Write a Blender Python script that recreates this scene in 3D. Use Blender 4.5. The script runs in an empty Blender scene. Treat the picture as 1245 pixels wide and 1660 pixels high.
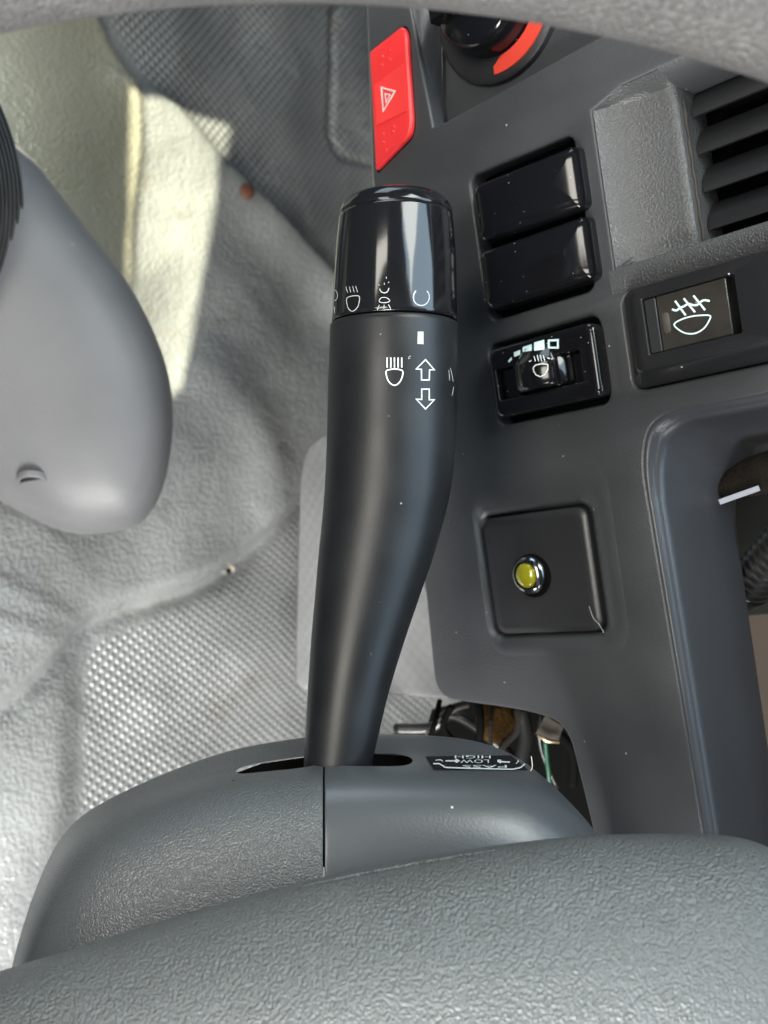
import bpy, bmesh, math, random
from mathutils import Vector, Matrix
from mathutils.bvhtree import BVHTree
random.seed(7)
S = bpy.context.scene
COL = S.collection

# ------------------------------------------------------------------ frame
# Working frame (millimetres): u = up, v = to the left, n = towards the driver,
# origin on the dash face at the warning lamp. World: X right, Y forward, Z up.
FLOOR_U = -314.0
BASE = Matrix(((0, -1, 0, 0), (0, 0, -1, 0), (1, 0, 0, -FLOOR_U/1000.0), (0, 0, 0, 1)))
FPX, CX, CY = 1664.0, 622.5, 830.0           # focal length / centre of the 1245x1660 picture
cu = Vector((1692, 256, 1664)).normalized()
cv = Vector((-.14, 1, -.01)); cv = (cv - cu*cu.dot(cv)).normalized()
cn = cu.cross(cv)
R3 = Matrix((cu, cv, cn))                    # camera axes -> uvn
CAM = -(R3 @ (Vector(((860-CX)/FPX, (CY-930)/FPX, -1))*308.0))
def ray(px, py): return R3 @ Vector(((px-CX)/FPX, (CY-py)/FPX, -1.0))
def PX(px, py, d): return CAM + ray(px, py)*d                      # point at depth d
def PN(px, py, N):                                                 # point on plane n = N
    r = ray(px, py); return CAM + r*((N-CAM.z)/r.z)
def PU(px, py, U):                                                 # point on plane u = U
    r = ray(px, py); return CAM + r*((U-CAM.x)/r.x)
def PXof(p):
    q = R3.transposed() @ (p-CAM); return (CX+FPX*q.x/-q.z, CY-FPX*q.y/-q.z)

# ------------------------------------------------------------------ camera
cam_d = bpy.data.cameras.new('camera'); cam = bpy.data.objects.new('camera', cam_d); COL.objects.link(cam)
cam.matrix_world = BASE @ Matrix.Translation(CAM/1000.0) @ R3.to_4x4()
cam_d.sensor_fit = 'VERTICAL'; cam_d.sensor_height = 36.0; cam_d.sensor_width = 27.0
cam_d.lens = 36.0*FPX/1660.0
cam_d.clip_start = 0.01; cam_d.clip_end = 50.0
cam_d.dof.use_dof = True; cam_d.dof.focus_distance = 0.25; cam_d.dof.aperture_fstop = 20.0
S.camera = cam
S.render.resolution_x, S.render.resolution_y = 768, 1024

# ------------------------------------------------------------------ light
W = bpy.data.worlds.new('World'); S.world = W; W.use_nodes = True
W.node_tree.nodes['Background'].inputs[0].default_value = (.45, .65, .90, 1)
W.node_tree.nodes['Background'].inputs[1].default_value = 0.09
def area(name, loc, target, sx, sy, watts, col, spread=180):
    l = bpy.data.lights.new(name, 'AREA'); l.shape = 'RECTANGLE'; l.size, l.size_y = sx, sy
    l.energy = watts; l.color = col; l.spread = math.radians(spread)
    o = bpy.data.objects.new(name, l); COL.objects.link(o)
    loc, target = Vector(loc), Vector(target)
    o.location = loc; o.rotation_euler = (target-loc).to_track_quat('-Z', 'X').to_euler()
    return o
KN = BASE @ (PX(640, 600, 262)/1000.0)
area('windscreen_light', (KN.x-.05, KN.y+.08, KN.z+.76), KN, .55, 1.2, 15.0, (.62, .82, 1.0))
area('rear_window_light', (KN.x-.10, KN.y-.97, KN.z+.36), KN, .36, .80, 12.5, (1.0, .955, .85))
area('open_door_light', (.46, -.34, .36), (.0, -.02, .0), .35, .4, 19.0, (1.0, .985, .95))
area('overhead_fill_light', (-.50, -.17, 1.05), (-.24, .02, .0), .35, .5, 6.0, (1.0, .95, .78))  # added warm fill from overhead, leaves the floor under the dash dark
area('passenger_window_light', (-1.1, -.22, .40), (.05, -.06, .28), .40, .6, 3.4, (.74, .90, 1.0))
# shaft of sun through the far side window: a lamp whose beam has the window's outline
_poly = [PU(x, y, FLOOR_U+17) for x, y in ((208, 140), (365, 178), (284, 610), (193, 670), (206, 300))]
_c = sum(_poly, Vector())/len(_poly)
_b = Vector((.62, .38, .66)).normalized()                                                       # towards the sun
_x = _b.cross(Vector((1, 0, 0))).normalized(); _y = _b.cross(_x)
_pos = _c+_b*1500
_l = bpy.data.lights.new('sun_shaft', 'SPOT'); _l.energy = 680.0; _l.color = (1.0, .95, .70); _l.spot_size = math.radians(30); _l.spot_blend = 0; _l.shadow_soft_size = .003
_o = bpy.data.objects.new('sun_shaft', _l); COL.objects.link(_o)
_o.matrix_world = BASE @ Matrix.Translation(_pos/1000) @ Matrix((_x, _y, _b)).transposed().to_4x4()
_l.use_nodes = True; _nt = _l.node_tree; _em = _nt.nodes['Emission']
_tc = _nt.nodes.new('ShaderNodeTexCoord'); _sx = _nt.nodes.new('ShaderNodeSeparateXYZ'); _nt.links.new(_tc.outputs['Normal'], _sx.inputs[0])
def _math(op, a, b_=None):
    m = _nt.nodes.new('ShaderNodeMath'); m.operation = op
    for k, val in enumerate((a, b_)):
        if val is None: continue
        if isinstance(val, (int, float)): m.inputs[k].default_value = val
        else: _nt.links.new(val, m.inputs[k])
    return m.outputs[0]
_gx, _gy = _math('DIVIDE', _sx.outputs[0], _sx.outputs[2]), _math('DIVIDE', _sx.outputs[1], _sx.outputs[2])
_q = [((p-_pos).dot(_x)/(p-_pos).dot(_b), (p-_pos).dot(_y)/(p-_pos).dot(_b)) for p in _poly]
_cx, _cy = sum(p[0] for p in _q)/len(_q), sum(p[1] for p in _q)/len(_q)
_mask = None
for k in range(len(_q)):
    (ax, ay), (bx, by) = _q[k], _q[(k+1) % len(_q)]; nx, ny = by-ay, ax-bx; ln_ = math.hypot(nx, ny); nx /= ln_; ny /= ln_
    if (_cx-ax)*nx+(_cy-ay)*ny < 0: nx, ny = -nx, -ny
    h = _math('SUBTRACT', _math('ADD', _math('MULTIPLY', _gx, nx), _math('MULTIPLY', _gy, ny)), ax*nx+ay*ny)
    g = _math('GREATER_THAN', h, 0.0); _mask = g if _mask is None else _math('MULTIPLY', _mask, g)
_nt.links.new(_mask, _em.inputs['Strength'])
S.view_settings.view_transform = 'Standard'; S.view_settings.look = 'None'
S.view_settings.gamma = 1.0; S.view_settings.exposure = 0.0
S.view_settings.use_curve_mapping = False

# ------------------------------------------------------------------ materials
def mat(name, col, rough=.5, metal=0.0, bump=None, spec=.5, coat=0.0, vary=0.0, vscale=25, dust=0.0, dscale=260, trans=0.0, rvar=0.0):
    m = bpy.data.materials.new(name); m.use_nodes = True
    nt = m.node_tree; N = nt.nodes; L = nt.links; b = N['Principled BSDF']
    b.inputs['Base Color'].default_value = (*col, 1); b.inputs['Roughness'].default_value = rough
    b.inputs['Metallic'].default_value = metal; b.inputs['Specular IOR Level'].default_value = spec
    b.inputs['Coat Weight'].default_value = coat; b.inputs['Coat Roughness'].default_value = .08
    b.inputs['Transmission Weight'].default_value = trans
    tc = N.new('ShaderNodeTexCoord'); co = tc.outputs['Object']
    cur = None
    if vary or dust:
        no = N.new('ShaderNodeTexNoise'); no.inputs['Scale'].default_value = vscale; no.inputs['Detail'].default_value = 6
        L.new(co, no.inputs['Vector'])
        mr = N.new('ShaderNodeMapRange'); mr.inputs[1].default_value = .3; mr.inputs[2].default_value = .7
        mr.inputs[3].default_value = 1-vary; mr.inputs[4].default_value = 1+vary
        L.new(no.outputs['Fac'], mr.inputs[0])
        mx = N.new('ShaderNodeMix'); mx.data_type = 'RGBA'; mx.blend_type = 'MULTIPLY'; mx.inputs[0].default_value = 1
        mx.inputs[6].default_value = (*col, 1); L.new(mr.outputs[0], mx.inputs[7]); cur = mx.outputs[2]
        if rvar:
            m3 = N.new('ShaderNodeMapRange'); m3.inputs[1].default_value = .3; m3.inputs[2].default_value = .7
            m3.inputs[3].default_value = rough-rvar; m3.inputs[4].default_value = rough+rvar
            L.new(no.outputs['Fac'], m3.inputs[0]); L.new(m3.outputs[0], b.inputs['Roughness'])
    if dust:
        vo = N.new('ShaderNodeTexVoronoi'); vo.inputs['Scale'].default_value = dscale; L.new(co, vo.inputs['Vector'])
        a = N.new('ShaderNodeMath'); a.operation = 'LESS_THAN'; a.inputs[1].default_value = .085; L.new(vo.outputs['Distance'], a.inputs[0])
        sx = N.new('ShaderNodeSeparateColor'); L.new(vo.outputs['Color'], sx.inputs[0])
        g = N.new('ShaderNodeMath'); g.operation = 'LESS_THAN'; g.inputs[1].default_value = dust; L.new(sx.outputs[0], g.inputs[0])
        p = N.new('ShaderNodeMath'); p.operation = 'MULTIPLY'; L.new(a.outputs[0], p.inputs[0]); L.new(g.outputs[0], p.inputs[1])
        p2 = N.new('ShaderNodeMath'); p2.operation = 'MULTIPLY'; L.new(p.outputs[0], p2.inputs[0]); L.new(sx.outputs[1], p2.inputs[1])
        m2 = N.new('ShaderNodeMix'); m2.data_type = 'RGBA'; L.new(p2.outputs[0], m2.inputs[0])
        L.new(cur, m2.inputs[6]); m2.inputs[7].default_value = (.55, .55, .52, 1); cur = m2.outputs[2]
    if cur: L.new(cur, b.inputs['Base Color'])
    if bump:
        kind, sc, st, dist = bump
        bp = N.new('ShaderNodeBump'); bp.inputs['Strength'].default_value = st; bp.inputs['Distance'].default_value = dist
        if kind == 'noise':
            t = N.new('ShaderNodeTexNoise'); t.inputs['Scale'].default_value = sc; t.inputs['Detail'].default_value = 3
            L.new(co, t.inputs['Vector']); h = t.outputs['Fac']
        elif kind == 'leather':
            wn = N.new('ShaderNodeTexNoise'); wn.inputs['Scale'].default_value = sc*.7; L.new(co, wn.inputs['Vector'])
            va = N.new('ShaderNodeMixRGB'); va.inputs[0].default_value = .30/sc
            L.new(co, va.inputs[1]); L.new(wn.outputs['Color'], va.inputs[2])
            t = N.new('ShaderNodeTexVoronoi'); t.feature = 'SMOOTH_F1'; t.inputs['Scale'].default_value = sc
            t.inputs['Smoothness'].default_value = .6; L.new(va.outputs[0], t.inputs['Vector'])
            iv = N.new('ShaderNodeMath'); iv.operation = 'SUBTRACT'; iv.inputs[0].default_value = 1; L.new(t.outputs['Distance'], iv.inputs[1])
            h = iv.outputs[0]
        elif kind == 'dimple':
            mp = N.new('ShaderNodeMapping'); mp.inputs['Rotation'].default_value = (0, 0, math.radians(45)); mp.inputs['Scale'].default_value = (1, 1, 0)
            L.new(co, mp.inputs['Vector']); t = N.new('ShaderNodeTexVoronoi'); t.inputs['Randomness'].default_value = 0; t.inputs['Scale'].default_value = sc
            L.new(mp.outputs[0], t.inputs['Vector']); iv = N.new('ShaderNodeMath'); iv.operation = 'SUBTRACT'; iv.inputs[0].default_value = 1; L.new(t.outputs['Distance'], iv.inputs[1]); h = iv.outputs[0]
        L.new(h, bp.inputs['Height']); L.new(bp.outputs['Normal'], b.inputs['Normal'])
    return m
M = {
 'dash': mat('dash_plastic', (.043, .0455, .049), .40, bump=('noise', 1500, .30, .0004), vary=.14, dust=.09, dscale=300, rvar=.09),
 'grain': mat('vent_grain_plastic', (.070, .072, .074), .25, bump=('noise', 1600, .65, .0005), vary=.06),
 'recess': mat('cowl_plastic', (.040, .043, .050), .33, bump=('noise', 1500, .2, .0003), vary=.1, dust=.08, dscale=130),
 'gloss': mat('gloss_black_plastic', (.006, .006, .007), .13, vary=.2, dust=.25, dscale=520, bump=('noise', 260, .03, .0004)),
 'knob': mat('knob_gloss_black', (.008, .008, .009), .10, vary=.2, dust=.06, dscale=500, bump=('noise', 350, .02, .0003)),
 'stalk': mat('stalk_satin_black', (.011, .0115, .0125), .40, spec=.36, vary=.2, vscale=75, dust=.07, dscale=360, rvar=.035, bump=('noise', 1800, .10, .0003)),
 'fog': mat('fog_switch_body', (.013, .013, .014), .24, vary=.15, dust=.15, dscale=300, bump=('noise', 900, .05, .0003)),
 'fogtile': mat('fog_switch_tile', (.030, .027, .023), .22, vary=.25, vscale=150, dust=.2, dscale=300, bump=('noise', 1200, .12, .0003)),
 'black': mat('matte_black', (.004, .004, .004), .9, spec=.02),
 'dark': mat('dark_satin_plastic', (.022, .022, .024), .36, vary=.1, dust=.05, dscale=250, bump=('noise', 1500, .15, .0003)),
 'shroud': mat('shroud_grain_plastic', (.070, .075, .078), .31, bump=('leather', 2400, .5, .0004), vary=.08),
 'shroud2': mat('shroud_satin_plastic', (.062, .067, .072), .31, bump=('noise', 1700, .14, .0003), vary=.06, dust=.04, dscale=160),
 'pad': mat('wheel_pad_grain', (.096, .102, .101), .43, rvar=.08, vscale=40, bump=('leather', 1900, .9, .0006), vary=.10),
 'rim': mat('wheel_rim_grain', (.050, .049, .048), .6, bump=('leather', 1300, .8, .0009), vary=.18, vscale=70),
 'red': mat('red_plastic', (.70, .030, .032), .34, vary=.06, bump=('noise', 900, .08, .0003)),
 'red2': mat('red_tile', (.76, .045, .042), .28, vary=.05),
 'redring': mat('red_scale_ring', (.60, .045, .025), .5),
 'white': mat('white_print', (.62, .65, .65), .5),
 'worn': mat('worn_print', (.40, .42, .42), .5),
 'cyan': mat('pale_print', (.62, .80, .82), .45),
 'chrome': mat('chrome', (.24, .25, .27), .16, metal=1.0),
 'lens': mat('yellow_lens', (.36, .33, .010), .14, coat=1.0, trans=.25),
 'console': mat('console_plastic', (.092, .092, .097), .55, vary=.10, vscale=30, rvar=.06, dust=.10, dscale=90, bump=('noise', 700, .22, .0005)),
 'rubber': mat('boot_rubber', (.014, .014, .014), .30, vary=.2),
 'boot': mat('ribbed_boot_rubber', (.022, .022, .021), .34, vary=.3, vscale=90),
 'panel': mat('lower_panel_vinyl', (.15, .153, .156), .42, vary=.10, bump=('dimple', 230, .35, .0008)),
 'rust': mat('rusty_metal', (.10, .035, .018), .75, vary=.4, vscale=300),
 'rivet': mat('pale_rivet', (.45, .40, .33), .6, vary=.2, vscale=200),
 'foam': mat('dark_foam', (.014, .012, .010), .95, spec=.1, bump=('noise', 900, .8, .001), vary=.3, vscale=200),
 'silver': mat('pale_strip', (.40, .43, .50), .45, vary=.05),
 'brown': mat('brown_board', (.060, .045, .034), .85, vary=.08, bump=('noise', 900, .3, .0006)),
 'sponge': mat('brown_sponge', (.045, .024, .006), .95, spec=.1, bump=('noise', 700, .8, .001), vary=.4, vscale=260),
 'brass': mat('brass_edge', (.70, .58, .35), .35, metal=.8),
 'connector': mat('dusty_connector', (.055, .046, .038), .8, vary=.3, vscale=200),
 'green': mat('green_wire', (.006, .07, .035), .5),
 'label': mat('label_black', (.006, .0055, .006), .6, spec=.25),
 'fibre': mat('pale_fibre', (.60, .58, .52), .7),
 'slat': mat('vent_slat_plastic', (.013, .0135, .015), .42, vary=.15, dust=.05, dscale=200, bump=('noise', 1500, .25, .0004)),
 'dirt': mat('dusty_gap', (.05, .042, .034), .9, vary=.4, vscale=200),
 'inner': mat('inner_panel', (.014, .015, .013), .8, spec=.08, vary=.15),
}
# floor vinyl: leather grain where the attribute is 0, dimples where it is 1
def floor_mat():
    m = bpy.data.materials.new('grey_vinyl_mat'); m.use_nodes = True
    nt = m.node_tree; N = nt.nodes; L = nt.links; b = N['Principled BSDF']
    tc = N.new('ShaderNodeTexCoord'); co = tc.outputs['Object']
    no = N.new('ShaderNodeTexNoise'); no.inputs['Scale'].default_value = 16; no.inputs['Detail'].default_value = 7; L.new(co, no.inputs['Vector'])
    cr = N.new('ShaderNodeValToRGB'); cr.color_ramp.elements[0].position = .32; cr.color_ramp.elements[1].position = .70
    cr.color_ramp.elements[0].color = (.130, .137, .138, 1); cr.color_ramp.elements[1].color = (.220, .228, .226, 1)
    L.new(no.outputs['Fac'], cr.inputs[0])
    n2 = N.new('ShaderNodeTexNoise'); n2.inputs['Scale'].default_value = 48; n2.inputs['Detail'].default_value = 5; L.new(co, n2.inputs['Vector'])
    mr2 = N.new('ShaderNodeMapRange'); mr2.inputs[1].default_value = .60; mr2.inputs[2].default_value = .72; mr2.inputs[3].default_value = 0; mr2.inputs[4].default_value = .5
    L.new(n2.outputs['Fac'], mr2.inputs[0])
    st = N.new('ShaderNodeMix'); st.data_type = 'RGBA'; L.new(mr2.outputs[0], st.inputs[0]); L.new(cr.outputs[0], st.inputs[6]); st.inputs[7].default_value = (.12, .108, .09, 1)
    a2 = N.new('ShaderNodeAttribute'); a2.attribute_name = 'sheet_bounce'
    bg = N.new('ShaderNodeMix'); bg.data_type = 'RGBA'; L.new(a2.outputs['Fac'], bg.inputs[0]); L.new(st.outputs[2], bg.inputs[6]); bg.inputs[7].default_value = (.29, .28, .215, 1)  # beige mixed in paints warm bounce light onto this part of the vinyl
    L.new(bg.outputs[2], b.inputs['Base Color'])
    rr = N.new('ShaderNodeMapRange'); rr.inputs[3].default_value = .13; rr.inputs[4].default_value = .40; b.inputs['Specular IOR Level'].default_value = .8; L.new(no.outputs['Fac'], rr.inputs[0]); L.new(rr.outputs[0], b.inputs['Roughness'])
    at = N.new('ShaderNodeAttribute'); at.attribute_name = 'dimple'
    # dimples: square lattice turned by 45 degrees
    mp = N.new('ShaderNodeMapping'); mp.inputs['Rotation'].default_value = (math.radians(45), 0, 0); mp.inputs['Scale'].default_value = (0, 1, 1)
    L.new(co, mp.inputs['Vector'])
    vo = N.new('ShaderNodeTexVoronoi'); vo.inputs['Randomness'].default_value = 0; vo.inputs['Scale'].default_value = 230; L.new(mp.outputs[0], vo.inputs['Vector'])
    dm = N.new('ShaderNodeMapRange'); dm.interpolation_type = 'SMOOTHSTEP'; dm.inputs[1].default_value = .12; dm.inputs[2].default_value = .44
    dm.inputs[3].default_value = 1; dm.inputs[4].default_value = 0; L.new(vo.outputs['Distance'], dm.inputs[0])
    le = N.new('ShaderNodeTexVoronoi'); le.feature = 'SMOOTH_F1'; le.inputs['Scale'].default_value = 400; le.inputs['Smoothness'].default_value = .5
    L.new(co, le.inputs['Vector'])
    l2 = N.new('ShaderNodeTexNoise'); l2.inputs['Scale'].default_value = 650; l2.inputs['Detail'].default_value = 2; L.new(co, l2.inputs['Vector'])
    sm = N.new('ShaderNodeMath'); sm.operation = 'SUBTRACT'; L.new(l2.outputs['Fac'], sm.inputs[0]); L.new(le.outputs['Distance'], sm.inputs[1])
    s5 = N.new('ShaderNodeMath'); s5.operation = 'MULTIPLY'; s5.inputs[1].default_value = .6; L.new(sm.outputs[0], s5.inputs[0])
    hm = N.new('ShaderNodeMix'); hm.data_type = 'FLOAT'; L.new(at.outputs['Fac'], hm.inputs[0]); L.new(s5.outputs[0], hm.inputs[2]); L.new(dm.outputs[0], hm.inputs[3])
    bp = N.new('ShaderNodeBump'); bp.inputs['Strength'].default_value = .75; bp.inputs['Distance'].default_value = .0011
    L.new(hm.outputs[0], bp.inputs['Height']); L.new(bp.outputs['Normal'], b.inputs['Normal']); L.new(bp.outputs['Normal'], b.inputs['Coat Normal']); b.inputs['Coat Weight'].default_value = .55; b.inputs['Coat Roughness'].default_value = .16
    return m
M['floor'] = floor_mat()

# ------------------------------------------------------------------ builders
ROOTS = []
def mesh_obj(name, verts, faces, material, parent=None, smooth=True, subsurf=0, auto=None):
    me = bpy.data.meshes.new(name)
    me.from_pydata([tuple(Vector(v)/1000.0) for v in verts], [], faces)
    bm = bmesh.new(); bm.from_mesh(me)
    bmesh.ops.recalc_face_normals(bm, faces=bm.faces); bm.to_mesh(me); bm.free()
    me.materials.append(M[material])
    if smooth:
        me.shade_smooth()
        if auto: me.set_sharp_from_angle(angle=math.radians(auto))
    o = bpy.data.objects.new(name, me); COL.objects.link(o)
    if subsurf:
        s = o.modifiers.new('subsurf', 'SUBSURF'); s.levels = s.render_levels = subsurf
    if parent: o.parent = parent
    else: ROOTS.append(o)
    return o
def thing(name, label, cat, group=None, kind=None):
    e = bpy.data.objects.new(name, None); e.empty_display_size = .01; COL.objects.link(e)
    e['label'] = label
    if cat: e['category'] = cat
    if group: e['group'] = group
    if kind: e['kind'] = kind
    ROOTS.append(e); return e
def tag(o, label, cat=None, group=None, kind=None):
    o['label'] = label
    if cat: o['category'] = cat
    if group: o['group'] = group
    if kind: o['kind'] = kind
    return o
def grid(rows, closed_u=False, closed_v=False, skip=()):
    nr, nc = len(rows), len(rows[0]); V = [p for r in rows for p in r]; Fs = []
    for i in range(nr if closed_v else nr-1):
        for j in range(nc if closed_u else nc-1):
            if (i, j) in skip: continue
            a, b2 = i*nc+j, i*nc+(j+1) % nc; i2 = (i+1) % nr
            Fs.append((a, b2, i2*nc+(j+1) % nc, i2*nc+j))
    return V, Fs
def loft(rings, cap0=True, cap1=True):
    V, Fs = grid(rings, closed_u=True); nc = len(rings[0])
    if cap0: Fs.append(tuple(range(nc))[::-1])
    if cap1: Fs.append(tuple((len(rings)-1)*nc+k for k in range(nc)))
    return V, Fs
def rr(u0, u1, v0, v1, r, n, seg=6):
    r = max(.01, min(r, (u1-u0)/2-.01, (v1-v0)/2-.01)); P = []
    for cx, cy, a0 in ((u1-r, v1-r, 0), (u0+r, v1-r, 90), (u0+r, v0+r, 180), (u1-r, v0+r, 270)):
        for k in range(seg+1):
            a = math.radians(a0+90*k/seg); P.append(Vector((cx+r*math.cos(a), cy+r*math.sin(a), n)))
    return P
def rbox(rect, r, secs, seg=6):            # secs: (inset, n)
    u0, u1, v0, v1 = rect
    return loft([rr(u0+i, u1-i, v0+i, v1-i, max(.05, r-i*.6), n, seg) for i, n in secs])
def edge_secs(n0, n1, b, k=4):             # straight sides and a quarter-round top edge
    return [(0, n0)]+[(b*(1-math.cos(math.pi/2*t/k)), n1-b+b*math.sin(math.pi/2*t/k)) for t in range(k+1)]
def frame_ring(rect, hole, r, rh, n0, n1, b):   # rounded frame with an opening
    u0, u1, v0, v1 = rect; a0, a1, b0, b1 = hole; R = []
    for i, n in edge_secs(n0, n1, b): R.append(rr(u0+i, u1-i, v0+i, v1-i, max(.1, r-.6*i), n))
    c = min(b, .5)
    R.append(rr(a0-c, a1+c, b0-c, b1+c, rh+c, n1)); R.append(rr(a0-.3*c, a1+.3*c, b0-.3*c, b1+.3*c, rh, n1-.3*c)); R.append(rr(a0, a1, b0, b1, rh, n1-c)); R.append(rr(a0, a1, b0, b1, rh, n0))
    return grid(R, closed_u=True, closed_v=True)
def rect_of(corners, N):                   # average rectangle of four picture corners on plane n=N: TL TR BR BL
    p = [PN(x, y, N) for x, y in corners]
    return ((p[0].x+p[3].x)/2, (p[1].x+p[2].x)/2, (p[2].y+p[3].y)/2, (p[0].y+p[1].y)/2)
def tube(pts, rad, seg=12, cap=True):
    pts = [Vector(p) for p in pts]; n = len(pts)
    if not hasattr(rad, '__len__'): rad = [rad]*n
    rings = []; up = None
    for i, p in enumerate(pts):
        t = (pts[min(i+1, n-1)]-pts[max(i-1, 0)]).normalized()
        if up is None: up = t.orthogonal().normalized()
        up = (up-t*up.dot(t)).normalized(); s = t.cross(up)
        rings.append([p+(up*math.cos(2*math.pi*k/seg)+s*math.sin(2*math.pi*k/seg))*rad[i] for k in range(seg)])
    return loft(rings, cap, cap)
def lathe(c, ax, prof, seg=40, cap0=True, cap1=True):
    c, ax = Vector(c), Vector(ax).normalized(); a = ax.orthogonal().normalized(); b = ax.cross(a)
    return loft([[c+ax*h+(a*math.cos(2*math.pi*k/seg)+b*math.sin(2*math.pi*k/seg))*max(r, .01) for k in range(seg)] for r, h in prof], cap0, cap1)
def cat(pts, sub=6, closed=False):         # Catmull-Rom through 2D/3D points
    n = len(pts); P = [Vector(p) for p in pts]; out = []
    for i in range(n if closed else n-1):
        g = (lambda k: P[k % n]) if closed else (lambda k: P[max(0, min(n-1, k))])
        p0, p1, p2, p3 = g(i-1), g(i), g(i+1), g(i+2)
        for s in range(sub):
            t = s/sub
            out.append(.5*((2*p1)+(p2-p0)*t+(2*p0-5*p1+4*p2-p3)*t*t+(3*p1-p0-3*p2+p3)*t*t*t))
    if not closed: out.append(P[-1])
    return out
def plate(name, outline, holes, n0, n1, bevel, material, parent, auto=40):
    # flat plate with openings: outline / holes are lists of (u, v); edges rounded by `bevel`
    c = bpy.data.curves.new(name, 'CURVE'); c.dimensions = '2D'; c.fill_mode = 'BOTH'
    for pl in [outline]+holes:
        s = c.splines.new('POLY'); s.points.add(len(pl)-1); s.use_cyclic_u = True
        for k, p in enumerate(pl): s.points[k].co = (p[0]/1000, p[1]/1000, 0, 1)
    c.extrude = ((n1-n0)/2-bevel)/1000; c.bevel_depth = bevel/1000; c.bevel_resolution = 3; c.offset = -bevel/1000
    t = bpy.data.objects.new('tmp', c); COL.objects.link(t)
    dg = bpy.context.evaluated_depsgraph_get(); me = bpy.data.meshes.new_from_object(t.evaluated_get(dg))
    bpy.data.objects.remove(t); bpy.data.curves.remove(c)
    me.transform(Matrix.Translation((0, 0, (n0+n1)/2000))); me.materials.clear(); me.materials.append(M[material]); me.name = name
    bm = bmesh.new(); bm.from_mesh(me); bmesh.ops.remove_doubles(bm, verts=bm.verts, dist=1e-6); bmesh.ops.recalc_face_normals(bm, faces=bm.faces); bm.to_mesh(me); bm.free()
    me.shade_smooth(); me.set_sharp_from_angle(angle=math.radians(auto))
    o = bpy.data.objects.new(name, me); COL.objects.link(o); o.parent = parent
    return o
def rpoly(pts, r, seg=6):                  # polygon with rounded corners, r per corner
    out = []; n = len(pts)
    for i in range(n):
        p = Vector(pts[i][:2]); a = Vector(pts[i-1][:2]); b = Vector(pts[(i+1) % n][:2]); ri = r[i] if hasattr(r, '__len__') else r
        if ri <= 0: out.append(p); continue
        da, db = (a-p), (b-p); la = min(ri, da.length*.45); lb = min(ri, db.length*.45)
        s, e = p+da.normalized()*la, p+db.normalized()*lb
        for k in range(seg+1):
            t = k/seg; out.append(s*(1-t)**2+p*2*t*(1-t)+e*t*t)
    return out
def bvh_of(objs):
    V, Fs = [], []; dg = bpy.context.evaluated_depsgraph_get(); dg.update()
    for o in objs:
        me = o.evaluated_get(dg).to_mesh(); b = len(V)
        V += [v.co*1000 for v in me.vertices]; Fs += [tuple(b+i for i in p.vertices) for p in me.polygons]
        o.evaluated_get(dg).to_mesh_clear()
    return BVHTree.FromPolygons(V, Fs)
def drape(bvh, px, py, off):
    r = ray(px, py).normalized(); h = bvh.ray_cast(CAM, r)
    if h[0] is None: return None
    nn = h[1] if h[1].dot(r) < 0 else -h[1]
    return h[0]+nn*off
class Print:                                # thin ink laid on a surface
    def __init__(s, bvh, off=.06): s.b, s.off, s.V, s.F = bvh, off, [], []
    def quad(s, q, du=1, dv=1):
        P = []
        for i in range(dv+1):
            for j in range(du+1):
                a, b = i/dv, j/du
                x = (q[0][0]*(1-b)+q[1][0]*b)*(1-a)+(q[3][0]*(1-b)+q[2][0]*b)*a
                y = (q[0][1]*(1-b)+q[1][1]*b)*(1-a)+(q[3][1]*(1-b)+q[2][1]*b)*a
                p = drape(s.b, x, y, s.off)
                if p is None: return
                P.append(p)
        k = len(s.V); s.V += P; w = du+1
        s.F += [(k+i*w+j, k+i*w+j+1, k+(i+1)*w+j+1, k+(i+1)*w+j) for i in range(dv) for j in range(du)]
    def line(s, pts, w, closed=False, step=4.0):
        pts = [Vector(p[:2]) for p in pts]; n = len(pts); m = n if closed else n-1
        def nrm(i, j):
            t = (pts[j % n]-pts[i % n]); t = t.normalized() if t.length else Vector((1, 0)); return Vector((-t.y, t.x))
        offs = []
        for i in range(n):
            a = nrm(i-1, i) if (closed or i > 0) else nrm(i, i+1); b = nrm(i, i+1) if (closed or i < n-1) else nrm(i-1, i)
            o = (a+b); o = o.normalized() if o.length > .01 else b; offs.append(o*(w/2)/max(.5, o.dot(b)))
        for i in range(m):
            j = (i+1) % n; d = max(1, int((pts[j]-pts[i]).length/step))
            s.quad([pts[i]+offs[i], pts[j]+offs[j], pts[j]-offs[j], pts[i]-offs[i]], d, 1)
    def text(s, body, cx, cy, w, h, flip=True):
        c = bpy.data.curves.new('txt', 'FONT'); c.body = body; c.align_x = 'CENTER'; c.align_y = 'CENTER'; c.resolution_u = 2
        t = bpy.data.objects.new('txt', c); COL.objects.link(t)
        dg = bpy.context.evaluated_depsgraph_get(); me = bpy.data.meshes.new_from_object(t.evaluated_get(dg))
        xs = [v.co.x for v in me.vertices]; ys = [v.co.y for v in me.vertices]; sx = w/(max(xs)-min(xs)); sy = h/(max(ys)-min(ys)); my = (max(ys)+min(ys))/2
        k = len(s.V); ok = True; P = []
        for v in me.vertices:
            x, y = v.co.x*sx, -(v.co.y-my)*sy
            if flip: x, y = -x, -y
            p = drape(s.b, cx+x, cy+y, s.off)
            if p is None: ok = False; break
            P.append(p)
        if ok: s.V += P; s.F += [tuple(k+i for i in p.vertices) for p in me.polygons]
        bpy.data.objects.remove(t); bpy.data.curves.remove(c); bpy.data.meshes.remove(me)
    def build(s, name, material, parent): return mesh_obj(name, s.V, s.F, material, parent, smooth=False)
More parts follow.
